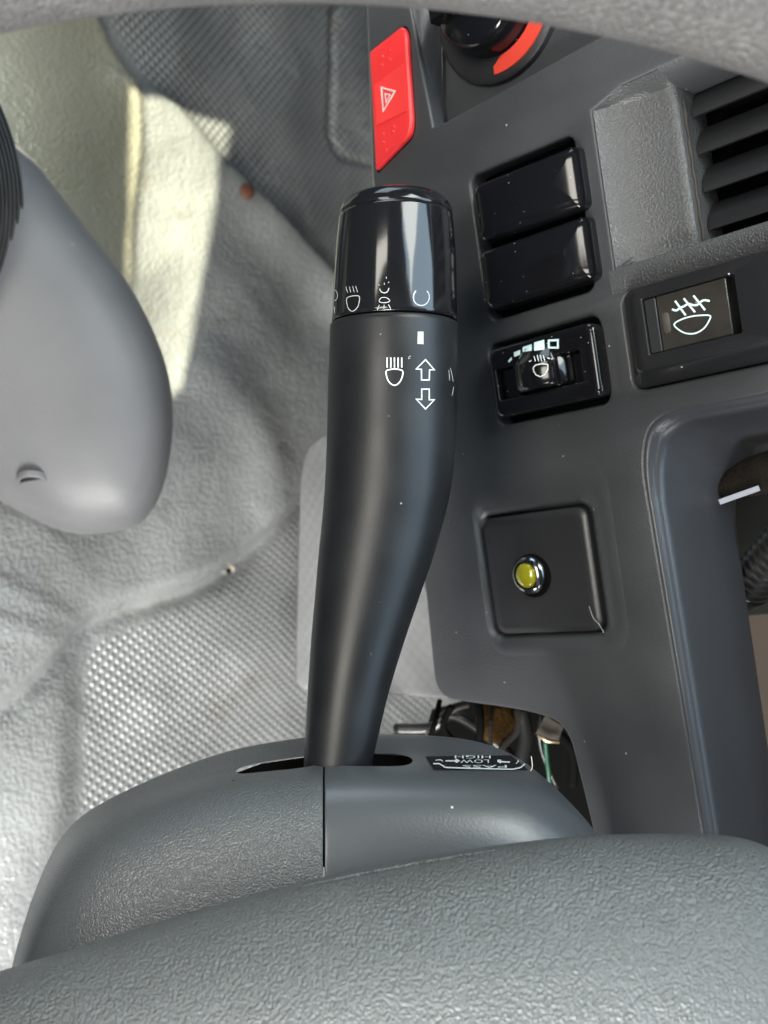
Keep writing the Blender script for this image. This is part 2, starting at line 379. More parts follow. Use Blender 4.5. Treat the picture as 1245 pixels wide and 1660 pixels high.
def arc(cx, cy, rx, ry, a0, a1, k=14): return [(cx+rx*math.cos(math.radians(a0+(a1-a0)*i/k)), cy-ry*math.sin(math.radians(a0+(a1-a0)*i/k))) for i in range(k+1)]

# ================================================================== SETTING
# ---- floor: grey vinyl mat with folds and two dimpled fields
def fl(px, py): p = PU(px, py, FLOOR_U); return Vector((p.y, p.z))
def segd(p, line):                          # distance and side (+ = left of the direction of travel)
    best = (1e9, 0, 0)
    for k in range(len(line)-1):
        a, b = line[k], line[k+1]; ab = b-a; t = max(0, min(1, (p-a).dot(ab)/ab.length_squared)); q = a+ab*t
        d = (p-q).length
        if d < best[0]: best = (d, 1 if ab.x*(p-a).y-ab.y*(p-a).x > 0 else -1, (k+t)/(len(line)-1))
    return best
def inpoly(p, poly):
    c = False; n = len(poly)
    for i in range(n):
        a, b = poly[i], poly[i-1]
        if (a.y > p.y) != (b.y > p.y) and p.x < (b.x-a.x)*(p.y-a.y)/(b.y-a.y)+a.x: c = not c
    return c
def sstep(x): x = max(0, min(1, x)); return x*x*(3-2*x)
from mathutils import noise as mnoise
foldA = [fl(*p) for p in cat([(-120, 1215), (0, 1140), (80, 1075), (150, 1005), (300, 955), (375, 915), (480, 815), (580, 720), (700, 600)], 3)]
ridgeB = [fl(*p) for p in cat([(205, 150), (265, 195), (325, 262), (400, 335), (500, 440), (560, 510)], 3)]
sheetD = [fl(*p) for p in cat([(110, -120), (150, 30), (205, 150), (218, 250), (208, 360), (200, 440), (190, 560)], 3)]
edgeL = [fl(*p) for p in cat([(100, 1500), (118, 1345), (130, 1200), (143, 1060), (165, 1000)], 3)]
bulge = [fl(*p) for p in cat([(330, 620), (400, 720), (420, 820)], 3)]
M1 = [fl(*p) for p in [(140, 1062), (165, 1030), (300, 972), (385, 925), (480, 832), (600, 720), (900, 720), (900, 1320), (400, 1300), (112, 1400)]]
M2 = [fl(*p) for p in [(160, 30), (215, 150), (265, 190), (335, 262), (520, 440), (590, 500), (900, 480), (900, -120), (120, -120)]]
rc = [fl(*p) for p in rpoly([(527, 15), (640, 5), (640, 290), (545, 262), (525, 230)], [20, 5, 5, 12, 18])]; rc.append(rc[0])
nv, nn_ = 300, 240; v0, v1, n0, n1 = -260, 520, -470, 130
FV, FF, DA, SA = [], [], [], []
for i in range(nn_+1):
    for j in range(nv+1):
        p = Vector((v0+(v1-v0)*j/nv, n0+(n1-n0)*i/nn_)); h = 0
        d, s, t = segd(p, foldA); sd = -d*s
        h += 13*sstep((-sd+5)/16) * (1-.35*sstep((-sd-20)/60)) + (-4*math.exp(-((sd-2)/5)**2))
        d2, s2, t2 = segd(p, ridgeB); sd2 = d2*s2
        h += 9*math.exp(-(d2/(7 if s2 > 0 else 16))**2)*min(1, .5+t2)
        d3, s3, t3 = segd(p, sheetD)
        sd3 = d3*s3
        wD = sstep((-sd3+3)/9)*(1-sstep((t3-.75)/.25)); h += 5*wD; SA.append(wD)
        d4, s4, t4 = segd(p, edgeL)
        h += 7*sstep((d4*s4+4)/22)*(1-sstep((t4-.6)/.35))
        d5, s5, t5 = segd(p, bulge); h += 9*math.exp(-(d5/22)**2)
        if (p-rc[0]).length < 200:
            d6, s6, t6 = segd(p, rc); h += -3.0*math.exp(-(d6/2.6)**2)
        q = Vector((p.x, p.y, 0))
        h += 8.0*mnoise.noise(q/70.0)+1.0*(1-abs(mnoise.noise(q/45.0+Vector((5, 1, 2)))))**3*(1-.6*wD)
        m = 0.0
        if inpoly(p, M1): m = sstep(segd(p, M1+[M1[0]])[0]/6)
        elif inpoly(p, M2): m = sstep(segd(p, M2+[M2[0]])[0]/10)
        h += .25*mnoise.noise(q/9.0)*(1-m)
        FV.append(Vector((FLOOR_U+h, p.x, p.y))); DA.append(m)
w = nv+1
FF = [(i*w+j, i*w+j+1, (i+1)*w+j+1, (i+1)*w+j) for i in range(nn_) for j in range(nv)]
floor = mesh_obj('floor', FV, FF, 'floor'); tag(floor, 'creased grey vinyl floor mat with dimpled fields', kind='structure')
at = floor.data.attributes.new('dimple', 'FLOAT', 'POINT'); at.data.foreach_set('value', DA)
at2 = floor.data.attributes.new('sheet_bounce', 'FLOAT', 'POINT'); at2.data.foreach_set('value', SA)
if sum(p.normal.x for p in floor.data.polygons) < 0: floor.data.flip_normals()
FLB = bvh_of([floor])

# ---- board behind the dash
bw = mesh_obj('bulkhead', [(-330, 330, -500), (-330, -330, -500), (420, -330, -160), (420, 120, -160), (60, 330, -330)], [(0, 1, 2, 3, 4)], 'brown', smooth=False)
tag(bw, 'brown board closing the space behind the dash', kind='structure')

# ================================================================== DASHBOARD
dash = thing('dashboard', 'charcoal plastic dashboard panel holding the switches and air vent', 'dashboard')
B0 = (-1.8, 35.4, 77.0, 121.0); LV = (-4.0, 35.4, 45.4, 70.2); FG = (43.2, 86.0, 47.0, 73.4); LD = (-18.2, 22.6, -19.2, 19.0); HZ = None
DS = (-19.4, 28.0, -22.8, 26.4)
hole_led = rr(*DS, 7.0, 0)
holes = [rpoly([(42.4, 124.5), (42.4, 80.6), (123.5, 80.6), (123.5, 127.8), (52, 127.6)], 0), rr(*B0, 3.0, 0), rr(*LV, 3.0, 0), rr(*FG, 3.5, 0), hole_led]
out = rpoly([(-31, 200), (-41, 134), (-43.5, -3), (-45.5, -38.5), (-10, -41.5), (5.0, -45), (7.2, -60), (13, -110), (46, -110), (42.3, 28), (47, 39.6), (136, 39.6), (136, 146.3), (-7.5, 140.6), (-13, 141), (-16.5, 200)],
            [0, 0, 0, 8, 12, 8, 10, 0, 0, 8, 8, 0, 0, 0, 0, 0])
panel = plate('switch_panel', out, [[(p.x, p.y) for p in h] for h in holes], -7, 0, 1.0, 'dash', dash)
mesh_obj('gap_shade', *rbox((-38, 60, 42, 139), 2, [(0, -12), (0, -8.2)]), 'black', dash, auto=40)  # black plate stands in for the shade in the switch gaps
mesh_obj('gap_shade', *rbox((60, 124, 42, 80), 2, [(0, -12), (0, -8.2)]), 'black', dash, auto=40)  # same painted shade behind the fog switch opening
mesh_obj('shading_top_cover', *loft([[Vector((u, v, n)) for u, n in ((137, -9), (142, -14), (192, -460), (182, -460), (132, -14))] for v in (-330, 560)]), 'dash', dash, auto=40)  # unseen cover, added to keep overhead light off the floor
mesh_obj('shading_fascia', *rbox((-44, 136, 232, 620), 4, [(0, -10), (0, -3), (2, 0)]), 'dash', dash, auto=40)  # unseen extension, added to shade the floor under the dash
# shallow dish round the warning-lamp plate
def dsh(t, n, r): return rr(*[a*(1-t)+b*t for a, b in zip(DS, LD)], r, n, 8)
mesh_obj('lamp_recess', *grid([dsh(-.6, -.05, 8), dsh(-.5, .04, 8), dsh(-.15, .03, 7.5), dsh(.1, -.12, 7), dsh(.4, -.65, 6), dsh(.75, -1.6, 5), dsh(1, -2.3, 4), dsh(1.01, -9.5, 4), dsh(1.9, -9.6, 3)], closed_u=True), 'dash', dash)
# upper control panel, set back behind the switch panel, and the sloped wall beside it
plate('control_panel', [(-28, 137), (140, 137), (140, 230), (-24, 230)], [], -14, -10, .8, 'dash', dash)
q = [PN(663, -60, -.6), PN(666, 20, -.6), PN(680, 110, -.6), PN(699, 205, -.6)]; q2 = [PN(724, -60, -10), PN(724, 20, -10), PN(725, 110, -10), PN(723, 198, -10)]; q3 = [PN(727, -60, -12), PN(727, 20, -12), PN(728, 110, -12), PN(724, 197, -12)]
mid = [(a*.5+b*.5)+Vector((.8, 0, .9)) for a, b in zip(q, q2)]
mesh_obj('sloped_wall', *grid([[p+Vector((-.8, 0, -.5)) for p in q], q, mid, q2, q3]), 'recess', dash, subsurf=2)
tb = tube([PN(717, y, -8.2) for y in (-60, 20, 110, 190)], .28, 6); mesh_obj('wall_moulding', *tb, 'grain', dash)
# cowl wall dropping away into the instrument opening
VT = PN(1200, 756, -70).y
def cowl_row(off, N, deep=0.0):              # deep > 0: the upper wall runs farther back and slants
    vt = (39.6-off)*(1-deep)+VT*deep
    base = rpoly([(46+off*.6, -115), (42.3+off, vt-11.6), (47+off, vt), (150, vt)], [0, 9, 9, 0], 8)
    return [Vector((p.x, p.y, N*(1-sstep((p.x-46-off)/12))+(-70*deep if deep else N)*sstep((p.x-46-off)/12))) for p in base]
mesh_obj('cowl_wall', *grid([cowl_row(-1.2, -.9), cowl_row(0, -.3), cowl_row(.9, -.6), cowl_row(1.5, -2.0), cowl_row(2.0, -2.4), cowl_row(2.7, -2.9), cowl_row(3.3, -5), cowl_row(5, -12, .35), cowl_row(7, -19, .7), cowl_row(9.5, -28, 1.0), cowl_row(9, -31, 1.04)]), 'recess', dash)
# side return and the vinyl-faced lower panel behind the switch panel
mesh_obj('lit_side_return', *grid([[Vector((u, v, -.9)) for u, v in ((-31, 200), (-41, 134), (-42.2, 60), (-43, -3))], [Vector((u-2.4, v, -2.2)) for u, v in ((-31, 200), (-41, 134), (-42.2, 60), (-43, -3))], [Vector((u-2.2, v, -30)) for u, v in ((-31, 200), (-41, 134), (-42.2, 60), (-43, -3))]]), 'panel', dash)  # bright light on the return painted in as a paler material
lp = [PN(*p, -44) for p in ((476, 1118), (484, 760), (500, 716), (545, 690), (700, 680), (800, 1138))]
plate('lower_panel', rpoly([(p.x, p.y) for p in lp], [9, 12, 8, 8, 0, 0]), [], -50, -44, 2.2, 'panel', dash)
# vent recess: grained slope running in towards the grille
VI = PN(1108, 258, -7.5).x
def vN(u): t = max(0, (u-42.6)/(VI-42.6)); return -.25-7.0*(1-math.exp(-max(0, u-42.6)/8.0))
rows_v = []
for k in range(13):
    u = 42.6+(VI-42.6)*k/12; N = vN(u); tp = 124.4
    rows_v.append([Vector((u, tp+3.2*min(1, k/5), -.3)), Vector((u, tp+1.2*min(1, k/5), N*.6)), Vector((u, tp+.25, N+.1)), Vector((u, tp-.5, N))]+[Vector((u, tp-.5-43*m/6, N)) for m in range(1, 7)]+[Vector((u, 80.4, N-1))])
rows_v += [[Vector((p.x+.5, p.y, min(p.z, -.3)-.35)) for p in rows_v[-1]]]
rows_v += [[Vector((p.x+.9, p.y, p.z-1.2)) for p in rows_v[-2]], [Vector((p.x+1.0, p.y, p.z-16)) for p in rows_v[-2]]]
mesh_obj('vent_face', *grid(rows_v), 'grain', dash, auto=60)
mesh_obj('vent_sill', *grid([[Vector((u, v, n)) for u in (40.5, 43, 66, 90, 124)] for v, n in ((73.8, -.3), (74.0, .2), (80.2, .22), (80.9, -.2), (81.0, -20))]), 'grain', dash)
mesh_obj('vent_hood', *grid([[Vector((u, v, n)) for u in (VI, 80, 100, 124)] for v, n in ((128.2, -.2), (127.4, -.5), (125, -6), (124.2, -9), (124, -24))]), 'dash', dash)

# ---- air vent
vent = thing('air_vent', 'black louvred air vent let into the grained dash surround', 'air vent')
mesh_obj('duct', *loft([rr(VI+.6, 125, 80.8, 124.4, 1, -10.5), rr(VI+.7, 124.8, 81, 124.2, 1, -42)], False, True), 'black', vent)
mesh_obj('dusty_edge', *tube([Vector((VI+1.3, v, -9.6+.3*math.sin(v))) for v in range(83, 123, 2)], [.25+.3*random.random() for _ in range(83, 123, 2)], 6), 'dirt', vent)
for k in range(5):
    vc = 121.0-10.2*k; rows = []
    for t in range(9):
        a = t/8; w_ = -4.2+8.4*a; bow = 1.7*(1-(2*a-1)**2)
        rows.append((vc+w_*.95, -16.0-w_*.62+bow))
    top = [[Vector((u, v, n)) for v, n in rows] for u in (VI+1.6, 80, 100, 124)]
    bot = [[Vector((u, v, n-1.3)) for v, n in reversed(rows)] for u in (VI+1.6, 80, 100, 124)]
    mesh_obj('slat', *loft([a+b for a, b in zip(top, bot)]), 'slat', vent, auto=50)

# ---- hazard switch
hz = thing('hazard_switch', 'red hazard warning push switch with a white triangle', 'switch')
hq = [PN(598.5, 84, 1.5), PN(652, 41, 1.5), PN(659, 55, 1.5), PN(668, 200, 1.5), PN(664, 221, 1.5), PN(609, 277, 1.5)]
hp = [(p.x, p.y) for p in hq]
hb = plate('button', rpoly(hp, [1.2, 2, 1.5, 3, 2.5, 1.0]), [], -4, 1.8, 1.0, 'red', hz)
hcx, hcy = sum(p[0] for p in hp)/6, sum(p[1] for p in hp)/6
plate('surround', rpoly([(hcx+(x-hcx)*1.06+.0, hcy+(y-hcy)*1.035) for x, y in hp], [1.5, 2.2, 1.6, 3.2, 2.7, 1.2]), [], -3, .12, .3, 'black', hz)
tq = [PN(608, 138, 1.85), PN(655, 100, 1.85), PN(662, 183, 1.85), PN(613, 192+34, 1.85)]
tq = [PN(607, 139, 1.85), PN(654, 103, 1.85), PN(660, 180, 1.85), PN(612, 203, 1.85)]
mesh_obj('tile', *loft([[p+Vector((0, 0, -.4)) for p in tq], [p+Vector((0, 0, .22)) for p in tq]]), 'red2', hz, smooth=False)
for (x, y) in ((620, 92), (632, 96), (632, 82), (620, 106), (621, 217), (637, 213), (622, 231), (638, 205), (626, 243)):
    p = PN(x, y, 1.8); mesh_obj('nib', *lathe(p+Vector((0, 0, -.2)), (0, 0, 1), [(.55, 0), (.5, .35), (.2, .5)], 8), 'red', hz)
HB = bvh_of([hb, [c for c in hz.children if c.name.startswith('tile')][0]])
pr = Print(HB, .08); pr.line([(618.5, 142), (640.5, 148), (621.5, 180.5)], 2.4, True); pr.line([(624.5, 152), (632.5, 153.5), (626, 166.5)], 1.7, True); pr.build('triangle_print', 'white', hz)

# ---- two blank switches
for corners, lab in (([(766, 302), (917, 238), (933, 328), (773, 390)], 'glossy black blank switch farther from the headlamp levelling dial'),
                     ([(777, 412), (933, 350), (950, 436), (785, 505)], 'glossy black blank switch beside the headlamp levelling dial')):
    t = thing('blank_switch', lab, 'switch', 'paired blank switches in the dash')
    u0, u1, vv0, vv1 = rect_of(corners, 6.0)
    u0 -= .6; u1 += 1.6; vv0 -= .9; vv1 += .5
    base = rbox((u0-.2, u1+.2, vv0-.4, vv1+.2), 2.2, [(0, -6.5), (0, .5), (.3, 2.5)])
    mesh_obj('housing', *base, 'gloss', t, auto=50)
    V, Fs = rbox((u0, u1, vv0, vv1), 2.4, [(0, 2.0), (.1, 4.2), (.5, 5.4), (1.2, 6.0), (2.4, 6.3)]+[(k, 6.35) for k in (3.4, 4.4, 5.4, 6.4, 7.2, 7.8, 8.1)], 8)
    um, hf = (u0+u1)/2, (u1-u0)/2
    for p in V:
        t_ = (p.x-um)/hf
        if p.z > 3: p.z -= (4.4*max(0, t_-.05)**2 + 1.1*max(0, -t_-.35)**2)*min(1, (p.z-3)/2.5)
    mesh_obj('rocker', V, Fs, 'gloss', t, auto=60)

# ---- headlamp levelling dial
lv = thing('levelling_dial', 'glossy black headlamp levelling thumbwheel with white step bars', 'dial')
lr = rect_of([(795, 572), (962, 518), (982, 632), (812, 684)], 3)
lr = (lr[0], lr[1]+.5, lr[2]-.3, lr[3])
win = rect_of([(797, 606), (946, 562), (952, 612), (803, 652)], 4.5)
mesh_obj('housing', *frame_ring((lr[0], lr[1], lr[2], lr[3]), (lr[0]+2.6, lr[1]-5.4, lr[2]+5.0, lr[3]-6.5), 2.5, .6, -6.5, 5.2, 1.6), 'gloss', lv, auto=50)
wu0, wu1, wv0, wv1 = lr[0]+2.6, lr[1]-5.4, lr[2]+5.0, lr[3]-6.5
mesh_obj('well', *rbox((wu0+.02, wu1-.02, wv0+.02, wv1-.02), .5, [(0, -6), (0, -2.2)]), 'dark', lv, auto=40)
mesh_obj('ledge', *rbox((wu0+.1, wu0+5.6, wv0+.2, wv1-.2), .3, [(0, -2.4), (0, 2.6), (.3, 3.0)]), 'gloss', lv, auto=40)
mesh_obj('ledge', *rbox((wu1-6.5, wu1-.1, wv0+.2, wv1-.2), .3, [(0, -2.4), (0, .8), (.3, 1.2)]), 'gloss', lv, auto=40)
du = (wu0+wu1)/2-.2; rad = 10.5; cn_ = -1.2
rings = []
for vv, rs in ((wv0+.6, .90), (wv0+1.1, .96), (wv0+1.8, 1.0), (wv1-1.2, 1.0), (wv1-.4, .97), (wv1+.9, .88), (wv1+3.6, .72), (wv1+4.2, .6)):
    ring = []
    for k in range(96):
        a = 2*math.pi*k/96; deg = math.degrees(a); r_ = rad*rs
        if rs > .89 and abs(((deg-90+180) % 360)-180) > 27 and (k % 6) < 2: r_ -= .9
        ring.append(Vector((du+r_*math.cos(a), vv, cn_+r_*math.sin(a))))
    rings.append(ring)
wh = mesh_obj('thumbwheel', *loft(rings), 'gloss', lv, auto=35)
LB = bvh_of([wh, [c for c in lv.children if c.name.startswith('housing')][0]])
def z4(x, y): return (780+x/5.66, 500+y/5.66)
pr = Print(LB, .08)
pr.line([z4(*p) for p in [(478, 545), (500, 520), (560, 508), (612, 515), (612, 560), (585, 605), (545, 628), (505, 610), (482, 575)]], 1.5, True)
for a, b in (((485, 440), (500, 485)), ((515, 428), (528, 485)), ((542, 428), (556, 485)), ((570, 430), (585, 485))): pr.line([z4(*a), z4(*b)], 1.3)
pr.line([z4(440, 490), z4(462, 478)], 1.6); pr.line([z4(608, 455), z4(652, 468)], 1.8)
pr.build('lamp_print', 'white', lv)
pr = Print(LB, .08)
for qd in ([(250, 480), (280, 445), (285, 470), (255, 497)], [(302, 405), (360, 380), (360, 425), (304, 445)], [(382, 355), (465, 328), (465, 388), (382, 400)], [(488, 312), (580, 288), (580, 378), (488, 390)]):
    pr.quad([z4(*p) for p in qd], 5, 4)
pr.line([z4(*p) for p in [(622, 295), (705, 290), (705, 360), (622, 360)]], 3.2, True, 2)
pr.build('step_bars', 'cyan', lv)

# ---- rear fog lamp switch
fg = thing('fog_lamp_switch', 'black fog lamp rocker switch with pale blue lamp symbol', 'switch')
tl = rect_of([(1043, 489), (1190, 441), (1207, 537), (1057, 577)], 6)
tp_ = (tl[0]-4.2, tl[1]+9.5, tl[2]-3.6, tl[3]+3.2); bs_ = (FG[0]+.4, FG[1]-.4, FG[2]+.4, FG[3]-.4)
def lerp_r(t): return [a*(1-t)+b*t for a, b in zip(bs_, tp_)]
R_ = [rr(*bs_, 3, -6.5), rr(*bs_, 3, .6), rr(*lerp_r(.25), 3, 2.4), rr(*lerp_r(.55), 2.8, 4.6), rr(*lerp_r(.8), 2.4, 6.2), rr(*lerp_r(.92), 2.2, 6.8), rr(*lerp_r(1), 2.0, 7.0),
      rr(tl[0]-.4, tl[1]+.4, tl[2]-.4, tl[3]+.4, .6, 7.0), rr(tl[0]-.1, tl[1]+.1, tl[2]-.1, tl[3]+.1, .4, 6.9), rr(*tl, .4, 6.6), rr(*tl, .4, -6.5)]
fb = mesh_obj('body', *grid(R_, closed_u=True, closed_v=True), 'fog', fg, auto=50)
ft = mesh_obj('symbol_tile', *rbox((tl[0]+3.6, tl[1]-2.6, tl[2]+.15, tl[3]-.15), .3, [(0, 0), (0, 6.0), (.2, 6.2)]), 'fogtile', fg, auto=40)
mesh_obj('end_strip', *rbox((tl[0]+.15, tl[0]+3.35, tl[2]+.15, tl[3]-.15), .3, [(0, 0), (0, 6.1), (.2, 6.3)]), 'dark', fg, auto=40)
mesh_obj('groove_floor', *rbox((tl[0], tl[1], tl[2], tl[3]), .2, [(0, -2), (0, 3.0)]), 'black', fg, auto=40)
mesh_obj('tell_tale', *rbox((tl[0]+4.6, tl[0]+6.6, tl[2]+4.5, tl[3]-4.8), .8, [(0, 5.8), (0, 6.35), (.2, 6.5)]), 'connector', fg, auto=40)
FB = bvh_of([ft, fb])
def z5(x, y): return (1000+x/5.08, 400+y/5.08)
pr = Print(FB, .08)
pr.line([z5(*p) for p in cat([(455, 515), (490, 525), (520, 505), (555, 490), (590, 470), (625, 480), (660, 480), (690, 455), (720, 440), (765, 447)], 3)], 3.4)
for a, b in (((480, 445), (568, 565)), ((552, 425), (645, 540)), ((632, 402), (728, 522))): pr.line([z5(*a), z5(*b)], 3.4)
pr.line([z5(*p) for p in cat([(472, 640), (530, 600), (610, 575), (690, 565), (770, 568), (755, 620), (715, 675), (650, 712), (580, 715), (520, 690)], 3, True)], 2.4, True)
pr.build('lamp_print', 'cyan', fg)

# ---- warning lamp plate
wl = thing('warning_lamp', 'square black blanking plate with a yellow warning lamp', 'warning lamp')
pl_ = (LD[0]+1.0, LD[1]-1.0, LD[2]+.9, LD[3]-.9)
mesh_obj('plate', *rbox(pl_, 3.6, [(0, -9.4), (0, -2.6), (.2, -1.9), (.8, -1.4), (1.9, -1.05), (2.3, -1.05), (2.6, -1.2)], 8), 'dark', wl, auto=30)
lc = PN(857, 932, 0); lc.z = -1.2
mesh_obj('bezel_base', *lathe(lc+Vector((.6, -.4, -.2)), (0, 0, 1), [(6.6, 0), (6.6, .5), (6.2, .8)], 32), 'black', wl, auto=40)
mesh_obj('bezel', *lathe(lc, (0, 0, 1), [(5.9, .2), (5.9, 1.5), (5.5, 2.1), (4.6, 3.0), (4.15, 3.1), (4.0, 2.6), (3.9, 1.0)], 40, False, False), 'chrome', wl, auto=40)
mesh_obj('lens', *lathe(lc, (0, 0, 1), [(3.85, .8)]+[(3.85*math.cos(a*math.pi/16), 2.2+2.0*math.sin(a*math.pi/16)) for a in range(8)]+[(.05, 4.2)], 32), 'lens', wl)
hair = mesh_obj('stray_fibre', *tube(cat([PN(955, 983, .5), PN(962, 1002, 1.2), PN(971, 1012, .8), PN(979, 1026, .2)], 5), .055, 5), 'fibre'); tag(hair, 'pale stray fibre caught at the corner of the lamp plate', 'fibre')

# ---- heater dial
hd = thing('heater_dial', 'black rotary heater knob with a red temperature band', 'knob')
a_, b_, c_ = [PN(x, y, -6) for x, y in ((800, 119), (858, 96), (914, 42))]
A2, B2 = (b_-a_), (c_-a_); dn = 2*(A2.x*B2.y-A2.y*B2.x)
hc = Vector((a_.x+(B2.y*A2.length_squared-A2.y*B2.length_squared)/dn, a_.y+(A2.x*B2.length_squared-B2.x*A2.length_squared)/dn, -10)); hr = ((a_-hc).xy).length
hc = Vector((hc.x, hc.y, -10)); 
if hr > 30 or hr < 8: hc = Vector((a_.x+3, a_.y+20, -10)); hr = 20.5
mesh_obj('skirt', *lathe(hc, (0, 0, 1), [(hr+2.2, -.5), (hr+2.0, 2.0), (hr+.6, 3.0), (hr-5, 3.1)], 56), 'dark', hd, auto=40)
ra = math.degrees(math.atan2(a_.y-hc.y, a_.x-hc.x)); rb = math.degrees(math.atan2(c_.y-hc.y, c_.x-hc.x))
if rb < ra: rb += 360
V = []; Fs = []
for k in range(25):
    a = math.radians(ra+(rb+25-ra)*k/24)
    wid = 4.6*min(1, .5+k/5) 
    for rr_, z_ in ((hr, 2.9), (hr, 3.6), (hr-wid, 3.9), (hr-wid, 2.9)): V.append(hc+Vector((rr_*math.cos(a), rr_*math.sin(a), z_)))
Fs = [(k*4+j, k*4+(j+1) % 4, k*4+4+(j+1) % 4, k*4+4+j) for k in range(24) for j in range(4)]+[(3, 2, 1, 0), (96, 97, 98, 99)]
mesh_obj('red_band', V, Fs, 'redring', hd, auto=30)
kr = hr-5.2
mesh_obj('grip', *lathe(hc, (0, 0, 1), [(kr, 2), (kr-.2, 9), (kr-1, 12.5), (kr-2.2, 13.5), (kr-8, 13.8)], 48), 'gloss', hd, auto=40)
mesh_obj('grip_bar', *loft([[hc+Vector((x*s, y*s, z)) for x, y in ((kr-.6, 2.6), (-kr+.6, 2.6), (-kr+.6, -2.6), (kr-.6, -2.6))] for s, z in ((1, 12), (1, 16), (.94, 17))]), 'gloss', hd, smooth=False)

# ================================================================== things in the instrument opening
fo = mesh_obj('foam_roll', *tube([PX(1158, 800, 292), PX(1190, 784, 287), PX(1225, 771, 282), PX(1290, 755, 275)], [1.6, 4.2, 5.6, 6.5], 14), 'foam'); tag(fo, 'dark frayed foam strip lying over the pale strip in the cowl', 'foam')
st = thing('pale_strip', 'pale metallic edge strip with a joint inside the cowl opening', 'strip')
for a, b in (((1166, 814), (1231, 791)), ((1233, 790), (1300, 766))):
    A, B = PX(*a, 286), PX(*b, 274); n_ = (CAM-A).normalized(); s_ = (B-A).cross(n_).normalized()*.75
    mesh_obj('segment', *loft([[p+s_, p+s_-n_*3, p-s_-n_*3, p-s_] for p in (A, B)]), 'silver', st, smooth=False)
bl = thing('ribbed_cable_boot', 'black ribbed rubber cable boot with a rounded tip in the cowl', 'cable boot')
A, B = PX(1196, 968, 322), PX(1275, 880, 300); ax = (B-A); Lb = ax.length
prof = [(.5, -1.2), (4.0, -.8), (6.0, .4), (6.6, 2.2), (6.7, 5.0), (7.2, 5.3), (7.2, 5.9), (6.4, 6.3)]
h = 7.0
while h < Lb+8:
    prof += [(6.2, h), (7.0, h+.5), (7.0, h+1.2), (6.2, h+1.8)]; h += 2.9
mesh_obj('sleeve', *lathe(A, ax, prof, 32), 'rubber', bl, auto=40)
ip = [PX(1150, 780, 345), PX(1300, 740, 330), PX(1330, 990, 345), PX(1180, 1000, 360)]
V, Fs = loft([ip, [p-Vector((0, 0, 3)) for p in ip]]); mesh_obj('cluster_bracket', V, Fs, 'inner', smooth=False); tag(ROOTS[-1], 'dull olive bracket behind the ribbed cable boot', 'bracket')

# ================================================================== under the dash edge
sg = mesh_obj('sponge_pad', *lathe(PX(808, 1168, 372), CAM-PX(808, 1168, 372), [(3, -9), (8.2, -6), (8.4, -1), (7.4, 1.5), (4, 2.3)], 24), 'sponge'); tag(sg, 'brown sponge pad behind the lower dash edge', 'pad')
cnn = thing('wire_connector', 'dusty plug connector with a brass edge and a green wire', 'connector')
A, B = PX(872, 1178, 345), PX(906, 1160, 345)
cp = [PX(868, 1190, 345), PX(884, 1160, 345), PX(913, 1178, 345), PX(905, 1202, 345)]
V, Fs = loft([cp, [p+(p-CAM).normalized()*12 for p in cp]]); mesh_obj('plug', V, Fs, 'connector', cnn, smooth=False)
mesh_obj('contact', *tube([PX(872, 1192, 343), PX(888, 1201, 343), PX(907, 1203, 343)], [.5, .8, .5], 8), 'brass', cnn)
mesh_obj('wire', *tube(cat([PX(884, 1200, 346), PX(886, 1225, 347), PX(890, 1260, 348), PX(896, 1330, 352)], 4), .8, 8), 'green', cnn)
wb = thing('wiring_bracket', 'black steering column bracket, widened as painted shade in the gap under the dash', 'bracket')
V, Fs = loft([[PX(x, y, d) for x, y in ((700, 1150), (780, 1128), (1060, 1128), (1080, 1420), (560, 1420), (600, 1195), (690, 1185))] for d in (400, 412)]); mesh_obj('plate', V, Fs, 'black', wb, smooth=False)  # real bracket, its black plate widened to paint the shade in the gap
mesh_obj('cable', *tube(cat([PX(640, 1182, 392), PX(700, 1180, 388), PX(735, 1158, 384), (PX(800, 1200, 380)), PX(860, 1260, 380)], 5), 2.2, 8), 'rubber', wb)
mesh_obj('cable', *tube(cat([PX(845, 1150, 362), PX(852, 1190, 362), PX(845, 1240, 362), PX(850, 1300, 362)], 5), 2.6, 8), 'rubber', wb)
for k in range(7):
    x0 = 705+34*k+random.uniform(-8, 8); y0 = 1140+random.uniform(-4, 10)
    mesh_obj('loom_wire', *tube(cat([PX(x0, y0, 366+random.uniform(-8, 8)), PX(x0+random.uniform(-18, 18), y0+35, 362), PX(x0+random.uniform(-30, 30), y0+75, 366), PX(x0+random.uniform(-40, 40), y0+130, 372)], 5), random.uniform(.7, 1.7), 7), random.choice(['rubber', 'black', 'rubber', 'black', 'foam']), wb)
mesh_obj('wire', *tube(cat([PX(690, 1190, 380), PX(710, 1168, 378), PX(740, 1150, 376), PX(760, 1144, 376)], 5), .7, 6), 'dirt', wb)

# ================================================================== things on the floor
rs = mesh_obj('rusty_screw', *lathe(FLB.ray_cast(CAM, ray(400, 310).normalized())[0]+Vector((-.5, 0, 0)), (1, 0, .2), [(5.0, 0), (4.8, 1.6), (3.2, 2.8), (.8, 3.0)], 20), 'rust'); tag(rs, 'rusty brown screw head in the dark part of the mat', 'screw')
rv = thing('floor_rivet', 'pale plastic rivet with a dark centre at the mat seam', 'rivet')
p_ = FLB.ray_cast(CAM, ray(370, 926).normalized())[0]
mesh_obj('collar', *lathe(p_+Vector((-.6, 0, 0)), (1, 0, .1), [(5.5, 0), (5.0, 1.3), (2.6, 1.6), (2.2, .9)], 20), 'rivet', rv)
mesh_obj('centre', *lathe(p_+Vector((.2, 0, 0)), (1, 0, .1), [(2.0, 0), (1.8, 1.0), (.5, 1.1)], 14), 'black', rv)

